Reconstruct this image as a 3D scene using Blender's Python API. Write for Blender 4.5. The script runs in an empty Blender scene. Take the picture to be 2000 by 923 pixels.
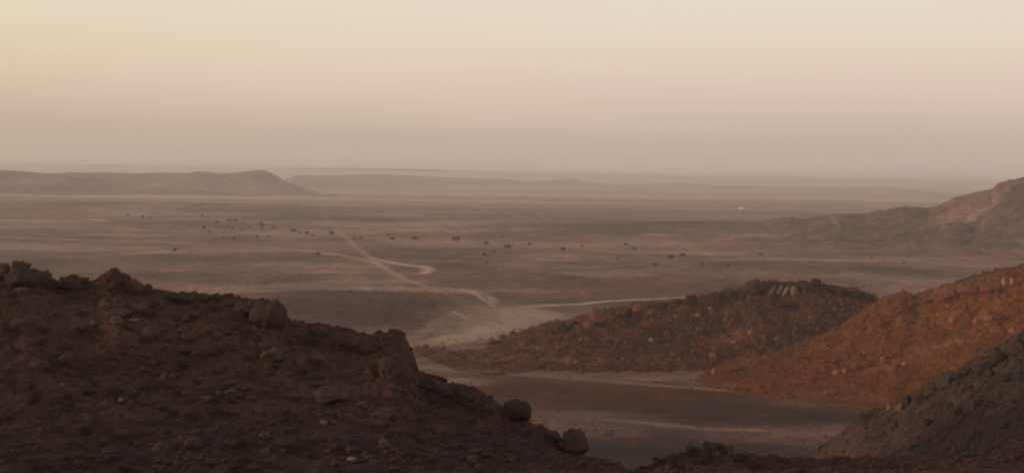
import bpy, math, random
import numpy as np
from mathutils import Vector, Matrix
from mathutils.bvhtree import BVHTree

# ------------------------------------------------------------ camera, sky, sun, exposure
S = bpy.context.scene
COL = S.collection
F = 2400.0                      # focal length in photo pixels (photo 2000 px wide)
CAMZ = 50.0                     # eye height above the plain
ROLL = 0.0155
PITCH = math.atan(120.0 / F)
cam_d = bpy.data.cameras.new("camera")
cam = bpy.data.objects.new("camera", cam_d)
COL.objects.link(cam)
cam_d.sensor_width = 36.0
cam_d.lens = F / 2000.0 * 36.0
cam_d.clip_start = 0.1
cam_d.clip_end = 200000.0
fwd = Vector((0, math.cos(PITCH), -math.sin(PITCH)))
up0 = Vector((0, math.sin(PITCH), math.cos(PITCH)))
rt0 = Vector((1, 0, 0))
RT = rt0 * math.cos(ROLL) + up0 * math.sin(ROLL)
UP = up0 * math.cos(ROLL) - rt0 * math.sin(ROLL)
m = Matrix((RT, UP, -fwd)).transposed().to_4x4()
m.translation = Vector((0, 0, CAMZ))
cam.matrix_world = m
S.camera = cam

SUN_EL = math.radians(8.0)
SUN_AZ = math.radians(-104.0)   # from +Y, clockwise positive: low on the left, a little behind the camera
sun_dir = Vector((math.sin(SUN_AZ) * math.cos(SUN_EL), math.cos(SUN_AZ) * math.cos(SUN_EL), math.sin(SUN_EL)))
w = bpy.data.worlds.new("World")
S.world = w
w.use_nodes = True
nt = w.node_tree
nt.nodes.clear()
N, L = nt.nodes.new, nt.links.new
wo = N('ShaderNodeOutputWorld')
tc = N('ShaderNodeTexCoord')
sep = N('ShaderNodeSeparateXYZ')
L(tc.outputs['Generated'], sep.inputs[0])
sky = N('ShaderNodeTexSky')
sky.sky_type = 'NISHITA'
sky.sun_disc = False
sky.sun_elevation = SUN_EL
sky.sun_rotation = SUN_AZ
sky.dust_density = 4.0
sky.air_density = 1.0
bgN = N('ShaderNodeBackground')
bgN.inputs[1].default_value = 0.08
L(sky.outputs[0], bgN.inputs[0])
def lin(c):
    return tuple(((v / 255 + 0.055) / 1.055) ** 2.4 if v / 255 > 0.04045 else v / 255 / 12.92 for v in c)
# dusty twilight band over the horizon: colour against sine of elevation (real sky, not a surface)
mr = N('ShaderNodeMapRange')
mr.inputs['From Min'].default_value = 0.0
mr.inputs['From Max'].default_value = 0.30
vs = N('ShaderNodeVectorMath'); vs.operation = 'MULTIPLY'; vs.inputs[1].default_value = (1.6, 1.6, 16.0)
L(tc.outputs['Generated'], vs.inputs[0])
sn = N('ShaderNodeTexNoise'); sn.inputs['Scale'].default_value = 1.0; sn.inputs['Detail'].default_value = 4
L(vs.outputs[0], sn.inputs['Vector'])
sm = N('ShaderNodeMath'); sm.operation = 'MULTIPLY_ADD'; sm.inputs[1].default_value = 0.05   # uneven dust layers
L(sn.outputs['Fac'], sm.inputs[0])
so_ = N('ShaderNodeMath'); so_.operation = 'ADD'; so_.inputs[1].default_value = -0.025
L(sep.outputs['Z'], so_.inputs[0]); L(so_.outputs[0], sm.inputs[2])
L(sm.outputs[0], mr.inputs['Value'])
ramp = N('ShaderNodeValToRGB')
stops = [(0.000, (195, 176, 162)), (0.015, (196, 176, 162)), (0.034, (199, 178, 163)), (0.050, (208, 186, 170)),
         (0.066, (218, 193, 177)), (0.084, (226, 203, 186)), (0.100, (229, 210, 190)), (0.120, (231, 216, 197)),
         (0.146, (232, 220, 206)), (0.30, (228, 216, 204))]
el = ramp.color_ramp.elements
el[0].position = 0; el[1].position = 1
for i, (p, c) in enumerate(stops):
    e = el[0] if i == 0 else (el[-1] if i == len(stops) - 1 else el.new(p / 0.30))
    e.color = (*lin(c), 1)
L(mr.outputs[0], ramp.inputs[0])
bgR = N('ShaderNodeBackground')
bgR.inputs[1].default_value = 1.0
ml = N('ShaderNodeMapRange')          # the sky towards the low sun, on the left, is yellower
ml.inputs['From Min'].default_value = 0.1; ml.inputs['From Max'].default_value = -0.55
L(sep.outputs['X'], ml.inputs['Value'])
mcl = N('ShaderNodeMix'); mcl.data_type = 'RGBA'; mcl.blend_type = 'MULTIPLY'
mcl.inputs[7].default_value = (0.99, 0.975, 0.89, 1)
L(ml.outputs[0], mcl.inputs['Factor']); L(ramp.outputs[0], mcl.inputs[6])
L(mcl.outputs[2], bgR.inputs[0])
mf = N('ShaderNodeMapRange')
mf.interpolation_type = 'SMOOTHSTEP'
mf.inputs['From Min'].default_value = 0.35
mf.inputs['From Max'].default_value = 0.95
L(sep.outputs['Z'], mf.inputs['Value'])
mx = N('ShaderNodeMixShader')
L(mf.outputs[0], mx.inputs[0]); L(bgR.outputs[0], mx.inputs[1]); L(bgN.outputs[0], mx.inputs[2])
L(mx.outputs[0], wo.inputs[0])

sl = bpy.data.lights.new("sun", 'SUN')
sl.energy = 1.5
sl.angle = math.radians(5)
sl.color = (1.0, 0.72, 0.50)
so = bpy.data.objects.new("sun", sl)
COL.objects.link(so)
so.rotation_euler = (-sun_dir).to_track_quat('-Z', 'Y').to_euler()
so.location = sun_dir * 300

S.view_settings.view_transform = 'Standard'
S.view_settings.look = 'None'
S.view_settings.exposure = 0.0
S.view_settings.gamma = 1.0
S.render.engine = 'CYCLES'
S.cycles.use_denoising = True
S.cycles.volume_bounces = 8
S.cycles.max_bounces = 10
S.cycles.filter_width = 1.8
HAZE = 2.3e-4

# ------------------------------------------------------------ helpers
def horizon(px):
    return 326.0 + 0.0155 * px

nRT, nUP, nFW = np.array(RT), np.array(UP), np.array(fwd)
def ray(px, py):
    px = np.asarray(px, float); py = np.asarray(py, float)
    d = nRT * ((px - 1000) / F)[..., None] + nUP * (-(py - 461.5) / F)[..., None] + nFW
    return d
def at(px, py, dist):
    """world point on the line of sight of (px,py) at horizontal distance dist"""
    d = ray(px, py)
    h = np.hypot(d[..., 0], d[..., 1])
    return d * (np.asarray(dist, float) / h)[..., None] + np.array([0, 0, CAMZ])
def project(P):
    q = P - np.array([0, 0, CAMZ])
    z = q @ nFW
    z = np.where(z > 1e-3, z, 1e-3)
    return 1000 + F * (q @ nRT) / z, 461.5 - F * (q @ nUP) / z

_rs = np.random.RandomState(7)
_perm = np.concatenate([_rs.permutation(256)] * 2)
_ang = _rs.rand(256) * 2 * np.pi
_g2 = np.stack([np.cos(_ang), np.sin(_ang)], 1)
_g3 = _rs.normal(size=(256, 3)); _g3 /= np.linalg.norm(_g3, axis=1)[:, None]
def noise2(x, y):
    xi = np.floor(x).astype(int); yi = np.floor(y).astype(int)
    fx = x - xi; fy = y - yi
    u = fx ** 3 * (fx * (fx * 6 - 15) + 10); v = fy ** 3 * (fy * (fy * 6 - 15) + 10)
    def g(i, j):
        k = _perm[_perm[(xi + i) & 255] + ((yi + j) & 255)]
        return _g2[k, 0] * (fx - i) + _g2[k, 1] * (fy - j)
    a = g(0, 0) * (1 - u) + g(1, 0) * u
    b = g(0, 1) * (1 - u) + g(1, 1) * u
    return (a * (1 - v) + b * v) * 1.5
def noise3(p):
    pi = np.floor(p).astype(int); f = p - pi
    u = f ** 3 * (f * (f * 6 - 15) + 10)
    out = 0
    for i in (0, 1):
        for j in (0, 1):
            for k in (0, 1):
                h = _perm[_perm[_perm[(pi[:, 0] + i) & 255] + ((pi[:, 1] + j) & 255)] + ((pi[:, 2] + k) & 255)]
                g = _g3[h]
                wgt = (u[:, 0] if i else 1 - u[:, 0]) * (u[:, 1] if j else 1 - u[:, 1]) * (u[:, 2] if k else 1 - u[:, 2])
                out = out + wgt * ((f - np.array([i, j, k])) * g).sum(1)
    return out * 1.5
def fbm(x, y, oct=5, gain=0.5, ridged=False):
    s = 0; a = 1; tot = 0
    for o in range(oct):
        n = noise2(x + 17.3 * o, y - 9.1 * o)
        if ridged: n = 0.5 - np.abs(n) * 1.6
        s = s + a * n; tot += a
        x = x * 2.03; y = y * 2.03; a *= gain
    return s / tot
def sstep(a, b, x):
    t = np.clip((x - a) / (b - a), 0, 1)
    return t * t * (3 - 2 * t)

def props(o, label=None, cat=None, group=None, kind=None):
    if label: o['label'] = label
    if cat: o['category'] = cat
    if group: o['group'] = group
    if kind: o['kind'] = kind
    return o
def link(name, data, parent=None, loc=None):
    o = bpy.data.objects.new(name, data)
    COL.objects.link(o)
    if parent is not None: o.parent = parent
    if loc is not None: o.location = loc
    return o
def mesh_np(name, V, Fq, mat, smooth=True, color=None):
    me = bpy.data.meshes.new(name)
    V = np.asarray(V, np.float32); Fq = np.asarray(Fq, np.int32)
    k = Fq.shape[1]
    me.vertices.add(len(V)); me.vertices.foreach_set('co', V.ravel())
    me.loops.add(Fq.size); me.loops.foreach_set('vertex_index', Fq.ravel())
    me.polygons.add(len(Fq))
    me.polygons.foreach_set('loop_start', np.arange(0, Fq.size, k, dtype=np.int32))
    me.polygons.foreach_set('loop_total', np.full(len(Fq), k, np.int32))
    me.polygons.foreach_set('use_smooth', np.full(len(Fq), smooth, bool))
    me.update(calc_edges=True)
    if color is not None:
        at_ = me.color_attributes.new('soil', 'FLOAT_COLOR', 'POINT')
        c4 = np.ones((len(V), 4), np.float32); c4[:, :3] = color
        at_.data.foreach_set('color', c4.ravel())
    me.materials.append(mat)
    return me
def grid_faces(r, c):
    i = np.arange((r - 1) * c).reshape(r - 1, c)[:, :-1].ravel()
    return np.stack([i, i + 1, i + c + 1, i + c], 1)

# ------------------------------------------------------------ materials
def new_mat(name):
    mt = bpy.data.materials.new(name); mt.use_nodes = True
    t = mt.node_tree; t.nodes.clear()
    o = t.nodes.new('ShaderNodeOutputMaterial')
    b = t.nodes.new('ShaderNodeBsdfPrincipled')
    b.inputs['Roughness'].default_value = 0.95
    b.inputs['Specular IOR Level'].default_value = 0.12
    t.links.new(b.outputs[0], o.inputs[0])
    return mt, t, b
def mixcol(t, fac, a, b, mode='MIX'):
    n = t.nodes.new('ShaderNodeMix'); n.data_type = 'RGBA'; n.blend_type = mode
    for s, v in ((n.inputs['Factor'], fac), (n.inputs[6], a), (n.inputs[7], b)):
        if hasattr(v, 'is_linked'): t.links.new(v, s)
        elif isinstance(v, tuple): s.default_value = (*v, 1)
        else: s.default_value = v
    return n.outputs[2]
def tnoise(t, vec, scale, detail=4, rough=0.6):
    n = t.nodes.new('ShaderNodeTexNoise')
    n.inputs['Scale'].default_value = scale; n.inputs['Detail'].default_value = detail
    n.inputs['Roughness'].default_value = rough
    t.links.new(vec, n.inputs['Vector'])
    return n.outputs['Fac']
def tramp(t, fac, lo, hi, vlo=0.0, vhi=1.0):
    n = t.nodes.new('ShaderNodeMapRange')
    n.inputs['From Min'].default_value = lo; n.inputs['From Max'].default_value = hi
    n.inputs['To Min'].default_value = vlo; n.inputs['To Max'].default_value = vhi
    t.links.new(fac, n.inputs['Value'])
    return n.outputs[0]
def soil_mat(name, s, pale=(0.34, 0.25, 0.20), dark=(0.035, 0.026, 0.024), bump=0.6, bdist=0.2, stones=True, vari=(0.55, 1.5), grow=None, fine=1.0, dk=0.75):
    """rocky soil: the mesh's own soil colour broken up by patches, gravel and pale stones; s = main patch size in metres"""
    mt, t, b = new_mat(name)
    g = t.nodes.new('ShaderNodeNewGeometry'); P = g.outputs['Position']
    a = t.nodes.new('ShaderNodeAttribute'); a.attribute_name = 'soil'
    n1 = tnoise(t, P, 1.0 / s, 6, 0.65)
    n2 = tnoise(t, P, 5.0 / s, 5, 0.7)
    n3 = tnoise(t, P, 28.0 / s, 4, 0.7)
    v = t.nodes.new('ShaderNodeMath'); v.operation = 'MULTIPLY'
    t.links.new(tramp(t, n1, 0.3, 0.7, vari[0], vari[1]), v.inputs[0])
    t.links.new(tramp(t, n2, 0.3, 0.7, 1 - .4 * fine, 1 + .4 * fine), v.inputs[1])
    v2 = t.nodes.new('ShaderNodeMath'); v2.operation = 'MULTIPLY'
    t.links.new(v.outputs[0], v2.inputs[0]); t.links.new(tramp(t, n3, 0.3, 0.7, 1 - .35 * fine, 1 + .35 * fine), v2.inputs[1])
    vm = t.nodes.new('ShaderNodeVectorMath'); vm.operation = 'SCALE'
    t.links.new(a.outputs['Color'], vm.inputs[0]); t.links.new(v2.outputs[0], vm.inputs['Scale'])
    c = vm.outputs[0]
    nd = tnoise(t, P, 2.2 / s, 6, 0.72)
    c = mixcol(t, tramp(t, nd, 0.53, 0.66, 0, dk), c, dark)
    if grow:
        ng = tnoise(t, P, 1.3 / s, 5, 0.6)
        c = mixcol(t, tramp(t, ng, 0.52, 0.68, 0, 0.8), c, grow)
    if stones:
        vo = t.nodes.new('ShaderNodeTexVoronoi'); vo.inputs['Scale'].default_value = 9.0 / s
        t.links.new(P, vo.inputs['Vector'])
        st = tramp(t, vo.outputs['Distance'], 0.10, 0.18, 1, 0)
        sp = t.nodes.new('ShaderNodeSeparateColor'); t.links.new(vo.outputs['Color'], sp.inputs[0])
        pick = tramp(t, sp.outputs[0], 0.86, 0.92, 0, 0.8)
        mu = t.nodes.new('ShaderNodeMath'); mu.operation = 'MULTIPLY'
        t.links.new(st, mu.inputs[0]); t.links.new(pick, mu.inputs[1])
        c = mixcol(t, mu.outputs[0], c, pale)
    t.links.new(c, b.inputs['Base Color'])
    bp = t.nodes.new('ShaderNodeBump'); bp.inputs['Strength'].default_value = bump; bp.inputs['Distance'].default_value = bdist
    nb = t.nodes.new('ShaderNodeMath'); nb.operation = 'ADD'
    t.links.new(n2, nb.inputs[0]); t.links.new(n3, nb.inputs[1])
    t.links.new(nb.outputs[0], bp.inputs['Height'])
    t.links.new(bp.outputs[0], b.inputs['Normal'])
    return mt
def rock_mat(name, c1, c2, s=1.0, pale=None):
    mt, t, b = new_mat(name)
    tcn = t.nodes.new('ShaderNodeTexCoord'); oi = t.nodes.new('ShaderNodeObjectInfo')
    P = tcn.outputs['Object']
    n1 = tnoise(t, P, 1.6 / s, 6, 0.7); n2 = tnoise(t, P, 9.0 / s, 5, 0.7)
    c = mixcol(t, tramp(t, n1, 0.35, 0.65), c1, c2)
    c = mixcol(t, tramp(t, n2, 0.50, 0.75, 0, 0.6), c, tuple(v * 0.4 for v in c1))
    if pale: c = mixcol(t, tramp(t, n2, 0.30, 0.42, 0.55, 0), c, pale)
    vm = t.nodes.new('ShaderNodeVectorMath'); vm.operation = 'SCALE'
    t.links.new(c, vm.inputs[0]); t.links.new(tramp(t, oi.outputs['Random'], 0, 1, 0.75, 1.25), vm.inputs['Scale'])
    t.links.new(vm.outputs[0], b.inputs['Base Color'])
    bp = t.nodes.new('ShaderNodeBump'); bp.inputs['Strength'].default_value = 0.7; bp.inputs['Distance'].default_value = 0.08 * s
    t.links.new(n2, bp.inputs['Height']); t.links.new(bp.outputs[0], b.inputs['Normal'])
    return mt

# ------------------------------------------------------------ the plain
MOUNDS = []
for (px_, py_, rx, ry, hh) in [(690, 610, 70, 45, 4.5), (560, 610, 90, 60, 3), (900, 523, 45, 35, 2.2), (1170, 540, 80, 60, 3.0), (330, 545, 120, 60, 3.0), (1330, 560, 70, 40, 2.0), (150, 500, 150, 80, 3.0),
        (840, 497, 90, 50, 2.2), (720, 428, 160, 80, 3.0), (930, 425, 200, 90, 3.5), (1230, 450, 170, 110, 4), (1430, 445, 140, 80, 5), (250, 400, 420, 120, 6), (1700, 515, 160, 40, 1.6), (1560, 527, 120, 30, 1.3), (1480, 480, 90, 30, 2.5), (1020, 455, 120, 60, 2), (1650, 545, 90, 25, 1.2)]:
    d_ = CAMZ * F / (py_ - horizon(px_)); a_ = math.atan((px_ - 1000) / F)
    MOUNDS.append((d_ * math.sin(a_), d_ * math.cos(a_), rx, ry, hh))
def ground_h(x, y):
    d = np.hypot(x, y)
    h = sstep(380, 800, d) * (1.7 * noise2(x / 520 + 3.1, y / 330) + 0.35 * noise2(x / 170, y / 110 + 5))
    h = h + 0.22 * noise2(x / 26, y / 22) + sstep(150, 400, d) * 0.35 * noise2(x / 60, y / 48)
    h = h + sstep(1800, 4500, d) * 4.0 * noise2(x / 2600, y / 900 + 2)
    for (mx_, my_, rx, ry, hh) in MOUNDS:
        h = h + hh * np.exp(-((x - mx_) / rx) ** 2 - ((y - my_) / ry) ** 2)
    return h
def hit_ground(px, py):
    """first point of the plain on the line of sight"""
    d = ray(px, py); h = math.hypot(d[0], d[1]); sl = d[2] / h
    ds = np.geomspace(120, 30000, 6000)
    x = d[0] / h * ds; y = d[1] / h * ds
    g = (CAMZ + sl * ds) - ground_h(x, y)
    i = int(np.argmax(g < 0))
    if i == 0: i = len(ds) - 1
    return np.array([x[i], y[i], float(ground_h(x[i], y[i]))])

def paint(P, base, blobs):
    """soil colours: base colour + patches (px, py, rx, ry, colour, strength, slope) located where the photograph shows them"""
    px, py = project(P)
    c = np.tile(np.array(base, float), (len(P), 1))
    wob = fbm(P[:, 0] / 60.0, P[:, 1] / 60.0, 4) * 0.6
    front = (P[:, 1] > 5)
    for b in blobs:
        bx, by, rx, ry, colr, st = b[:6]
        slope = b[6] if len(b) > 6 else 0.0155
        dx = (px - bx) / rx; dy = (py - by - (px - bx) * slope) / ry
        q = dx * dx + dy * dy
        k = st * sstep(1.35, 0.35, np.sqrt(q) + wob) * front
        c = c * (1 - k[:, None]) + np.array(colr) * k[:, None]
    return c

SAND = (0.50, 0.30, 0.225); PALE = (0.68, 0.46, 0.36); DARKG = (0.075, 0.041, 0.033); RED = (0.25, 0.092, 0.062)
OLIVE = (0.16, 0.108, 0.070); BASE = (0.26, 0.133, 0.105)
plain_blobs = [
    (1050, 575, 620, 62, (0.155, 0.078, 0.060), .7, 0.0), (1000, 640, 300, 40, (0.125, 0.066, 0.052), .7, 0.0), (1000, 760, 420, 60, (0.13, 0.066, 0.05), .75, 0.0),
    (250, 398, 420, 9, DARKG, .75), (480, 412, 170, 5, (0.10, 0.075, 0.062), .7), (60, 431, 190, 3.5, SAND, .8), (190, 429, 25, 2, PALE, .8),
    (560, 420, 110, 5, OLIVE, .7), (620, 434, 170, 4.5, SAND, .55), (500, 458, 140, 12, SAND, .4),
    (720, 428, 110, 6, DARKG, .55), (860, 425, 60, 5, OLIVE, .5), (950, 405, 260, 10, (0.20, 0.12, 0.09), .5),
    (700, 381, 160, 2.2, SAND, .7), (560, 385, 110, 2, PALE, .4), (1160, 383, 110, 2, PALE, .6), (900, 376, 200, 1.6, SAND, .6), (1380, 377, 150, 1.5, PALE, .6),
    (1000, 362, 90, 1.4, PALE, .7), (1500, 380, 400, 5, SAND, .4),
    (250, 455, 260, 9, DARKG, .35), (150, 500, 260, 18, (0.16, 0.105, 0.085), .6), (420, 505, 160, 6, DARKG, .5), (300, 493, 60, 3, SAND, .6, -0.05),
    (590, 517, 120, 6, SAND, .5), (600, 532, 110, 3, SAND, .45, -0.03), (400, 570, 90, 7, SAND, .35), (350, 540, 250, 12, DARKG, .35),
    (830, 495, 120, 6, DARKG, .4), (900, 520, 70, 10, DARKG, .65, 0.05), (680, 560, 190, 22, DARKG, .75), (690, 620, 120, 26, DARKG, .85), (500, 600, 200, 30, DARKG, .5),
    (1180, 530, 150, 24, DARKG, .55), (1150, 500, 200, 8, RED, .35), (1230, 445, 160, 14, (0.12, 0.08, 0.064), .65), (1400, 440, 160, 12, DARKG, .5), (1280, 458, 45, 2.5, SAND, .7),
    (1020, 520, 60, 10, SAND, .35), (1050, 565, 150, 14, RED, .5), (1280, 545, 100, 12, RED, .5), (1350, 560, 100, 8, DARKG, .3),
    (1440, 463, 60, 3, SAND, .5, -0.12), (1250, 493, 100, 3, SAND, .5), (1600, 508, 260, 3, SAND, .6), (1700, 513, 200, 3, DARKG, .6), (1560, 520, 200, 4, DARKG, .45), (1800, 503, 150, 2, SAND, .6), (1900, 516, 200, 4, SAND, .35), (1650, 535, 250, 5, SAND, .4), (1820, 548, 60, 2, PALE, .5),
    (1960, 497, 80, 3, SAND, .7),
    # sandy junction and wash
    (700, 600, 330, 44, DARKG, .5), (940, 612, 80, 16, RED, .6, .2), (1025, 617, 66, 18, SAND, .95, 0.0), (990, 640, 80, 13, SAND, .95, -0.2), (900, 660, 100, 8, SAND, .95, -0.13), (1000, 612, 40, 12, PALE, .5, .1), (840, 640, 50, 9, (0.3, 0.2, 0.15), .7, -0.5), (880, 630, 60, 10, DARKG, .45), (1085, 625, 22, 14, SAND, .5, -0.3), (1045, 616, 20, 7, (0.17, 0.11, 0.085), .7, -0.1),
    (958, 583, 22, 7, PALE, .7, 0.3),
    # valley floor in front of the middle hill
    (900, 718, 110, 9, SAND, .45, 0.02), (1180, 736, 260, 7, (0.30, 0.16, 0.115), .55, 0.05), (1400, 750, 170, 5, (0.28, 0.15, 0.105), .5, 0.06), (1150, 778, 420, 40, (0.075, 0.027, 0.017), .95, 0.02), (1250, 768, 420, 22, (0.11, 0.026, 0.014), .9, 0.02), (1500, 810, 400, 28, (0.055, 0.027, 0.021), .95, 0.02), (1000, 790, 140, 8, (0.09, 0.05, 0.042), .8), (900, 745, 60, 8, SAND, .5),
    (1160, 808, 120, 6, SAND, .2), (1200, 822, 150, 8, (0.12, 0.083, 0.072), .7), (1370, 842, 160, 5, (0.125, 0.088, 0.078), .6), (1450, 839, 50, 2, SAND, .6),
    (1400, 925, 620, 76, (0.040, 0.025, 0.024), .97, 0.0), (1200, 872, 200, 14, (0.04, 0.025, 0.023), .8), (1560, 860, 160, 8, (0.16, 0.105, 0.085), .5),  # dark patches put the shade of the valley bottom into the soil colour
]
az_in = np.radians(np.arange(-27.5, 27.51, 0.075))
az_out = np.radians(np.arange(30, 330.1, 3.0))
az = np.concatenate([az_in, az_out, [az_in[0] + 2 * np.pi]])
dep = np.concatenate([np.arange(2.4, 30, 0.7), np.arange(30, 160, 1.0), np.arange(160, 330, 1.5), np.arange(330, 720, 3.0), [1000, 2000, 6000]])
dist = (CAMZ * F / dep)[::-1]
dist = np.concatenate([dist, [70000.0]])
AZ, DD = np.meshgrid(az, dist)
gx = DD * np.sin(AZ); gy = DD * np.cos(AZ)
gP = np.stack([gx.ravel(), gy.ravel(), ground_h(gx.ravel(), gy.ravel())], 1)
m_ground = soil_mat('desert_plain_soil', 55.0, bump=0.3, bdist=0.4, stones=False, vari=(0.80, 1.20), dark=(0.10, 0.055, 0.042), fine=0.9, dk=0.45)
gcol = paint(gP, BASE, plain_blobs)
q1 = fbm(gP[:, 0] / 170, gP[:, 1] / 120, 5); q2 = fbm(gP[:, 0] / 45 + 9, gP[:, 1] / 45, 4); gd = sstep(330, 420, np.hypot(gP[:, 0], gP[:, 1]))
ch = sstep(.055, .0, np.abs(noise2(gP[:, 0] / 130 + .35 * q2 * 3, gP[:, 1] / 95 + 4 + .3 * q2 * 3))) * sstep(-.2, .2, q1) * gd
ch2 = sstep(.05, .0, np.abs(noise2(gP[:, 0] / 60 + 7 + q2, gP[:, 1] / 75 + q2))) * sstep(.1, -.2, q1) * gd
gcol = gcol * (1 - ch[:, None] * .6) + np.array(SAND) * ch[:, None] * .6
gcol = gcol * (1 - ch2[:, None] * .45)
k1 = (sstep(.05, .35, q1 + .3 * q2) * .6 * gd)[:, None]; k2 = (sstep(.05, .35, -q1 + .4 * q2) * .5 * gd)[:, None]; k3 = (sstep(.12, .3, q2) * .35)[:, None]
gcol = gcol * (1 - k1) + np.array(SAND) * k1
gcol = gcol * (1 - k2) + np.array(DARKG) * k2
gcol = gcol * (1 - k3) + gcol * .55 * k3
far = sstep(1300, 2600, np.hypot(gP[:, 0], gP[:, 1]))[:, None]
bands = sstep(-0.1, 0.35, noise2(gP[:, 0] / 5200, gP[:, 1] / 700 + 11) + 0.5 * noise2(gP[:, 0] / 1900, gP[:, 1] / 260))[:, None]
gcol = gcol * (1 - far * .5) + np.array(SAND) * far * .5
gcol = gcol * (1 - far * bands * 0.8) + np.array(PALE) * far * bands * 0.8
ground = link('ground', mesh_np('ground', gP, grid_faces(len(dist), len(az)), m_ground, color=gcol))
props(ground, kind='structure')

# ------------------------------------------------------------ hills, built as lofts through ridge, mid-slope and foot lines
def pchip_rows(A, n):
    """A: rows x cols control values, sampled into n_i steps per interval"""
    K = A.shape[0]
    dl = np.diff(A, axis=0)
    m_ = np.zeros_like(A)
    m_[0] = dl[0]; m_[-1] = dl[-1]
    for i in range(1, K - 1):
        a, b = dl[i - 1], dl[i]
        with np.errstate(divide='ignore', invalid='ignore'):
            h = 2 * a * b / (a + b)
        m_[i] = np.where(a * b > 0, h, 0)
    out = []
    for i in range(K - 1):
        ts = np.linspace(0, 1, n[i], endpoint=False)
        for t_ in ts:
            out.append((2*t_**3-3*t_**2+1)*A[i] + (t_**3-2*t_**2+t_)*m_[i] + (-2*t_**3+3*t_**2)*A[i+1] + (t_**3-t_**2)*m_[i+1])
    out.append(A[-1])
    return np.array(out)
def cols(lo, hi, step, out=12):
    a = []
    x = lo
    while x < hi:
        a.append(x); x += step if -60 <= x <= 2060 else out
    a.append(hi)
    return np.array(a, float)
def poly(pts, u):
    p = np.array(pts, float)
    return np.interp(u, p[:, 0], p[:, 1])
def az_of(u):      # columns as azimuth so the same ray fans out below the frame too
    return np.arctan((u - 1000) / F)
HILLS = {}
def loft(name, u, rows, n, mat, colour, amp, scale, rough=0.5, fade_rows=None, wcol=None):
    """rows: list of (kind, values, dist) ; kind 'y' -> photo line, 'z' -> world height"""
    D, Z = [], []
    for kind, val, dd in rows:
        dd = np.broadcast_to(np.asarray(dd, float), u.shape)
        if kind == 'y':
            p = at(u, np.broadcast_to(np.asarray(val, float), u.shape), dd)
            Z.append(p[:, 2])
        else:
            Z.append(np.broadcast_to(np.asarray(val, float), u.shape))
        D.append(dd)
    D = pchip_rows(np.array(D), n); Z = pchip_rows(np.array(Z), n)
    R = D.shape[0]
    a = np.tile(az_of(u), (R, 1))
    x = D * np.sin(a); y = D * np.cos(a)
    nz = 0
    for (am, sc, rd) in amp:
        nz = nz + am * fbm(x / sc + 3.3, y / sc, 5, rough, ridged=rd)
    if fade_rows is not None:
        tt = np.linspace(0, 1, R)[:, None]
        nz = nz * np.interp(tt, [0, 1], fade_rows)
    if wcol is not None: nz = nz * poly(wcol, u)[None, :]
    Z = Z + nz
    P = np.stack([x.ravel(), y.ravel(), Z.ravel()], 1)
    colr = colour(P)
    Fq = grid_faces(R, len(u))
    me = mesh_np(name, P, Fq, mat, color=colr)
    o = link(name, me)
    props(o, kind='structure')
    HILLS.setdefault(name, o)
    bvh = BVHTree.FromPolygons([tuple(v) for v in P], [tuple(f) for f in Fq.tolist()])
    return o, bvh, P, Fq
def plain_d(u, y):
    return CAMZ * F / (y - horizon(u))

# --- distant ranges
m_far = soil_mat('far_rock', 260.0, bump=0.3, bdist=4, stones=False, dark=(0.06, 0.045, 0.04))
def flat_col(c):
    return lambda P: np.tile(np.array(c), (len(P), 1))
u = cols(-900, 2900, 6, 30)
cr = horizon(u) - poly([(-900, 4), (0, 5), (60, 6.5), (120, 5.5), (200, 6), (260, 5), (330, 4.5), (420, 4), (520, 5), (700, 8), (850, 8), (950, 5.5), (1050, 4.5), (1200, 3), (1500, 2), (1800, 1.2), (2900, 1)], u)
loft('distant_hills', u, [('z', -6, 11500), ('z', 14, 12500), ('y', cr, 14000), ('z', 0, 16500)], [6, 12, 8], m_far, flat_col((0.24, 0.17, 0.14)), [(9, 900, False), (5, 300, True)], 1)
u = cols(530, 1230, 3)
cr = poly([(530, 362), (560, 350), (580, 342), (620, 344), (680, 341.5), (740, 340.5), (800, 343), (860, 346), (920, 348), (980, 350), (1020, 354), (1060, 352.5), (1100, 351), (1122, 350), (1135, 355), (1180, 359), (1230, 362)], u)
ft = horizon(u) + poly([(530, 30), (900, 25), (1230, 20)], u)
d_ = plain_d(u, ft)
loft('low_ridge', u, [('z', -8, d_ * .93), ('z', 3, d_), ('y', cr, d_ * 1.2), ('z', -12, d_ * 1.45)], [5, 16, 12], m_far, flat_col((0.24, 0.155, 0.12)), [(5, 420, False), (3, 120, True)], 1)
u = cols(1140, 1840, 3)
cr = poly([(1140, 360), (1200, 359.5), (1280, 359), (1330, 357), (1350, 358), (1372, 361), (1450, 362), (1550, 366), (1640, 368), (1680, 366), (1720, 364.5), (1745, 366), (1768, 372), (1800, 375), (1840, 379)], u)
ft = np.maximum(horizon(u) + 20, cr + 3.5)
d_ = plain_d(u, ft)
loft('low_ridge', u, [('z', -8, d_ * .95), ('z', 1, d_), ('y', cr, d_ * 1.12), ('z', -12, d_ * 1.35)], [5, 16, 12], m_far, flat_col((0.24, 0.155, 0.12)), [(3.5, 420, False), (2, 120, True)], 1)
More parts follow.
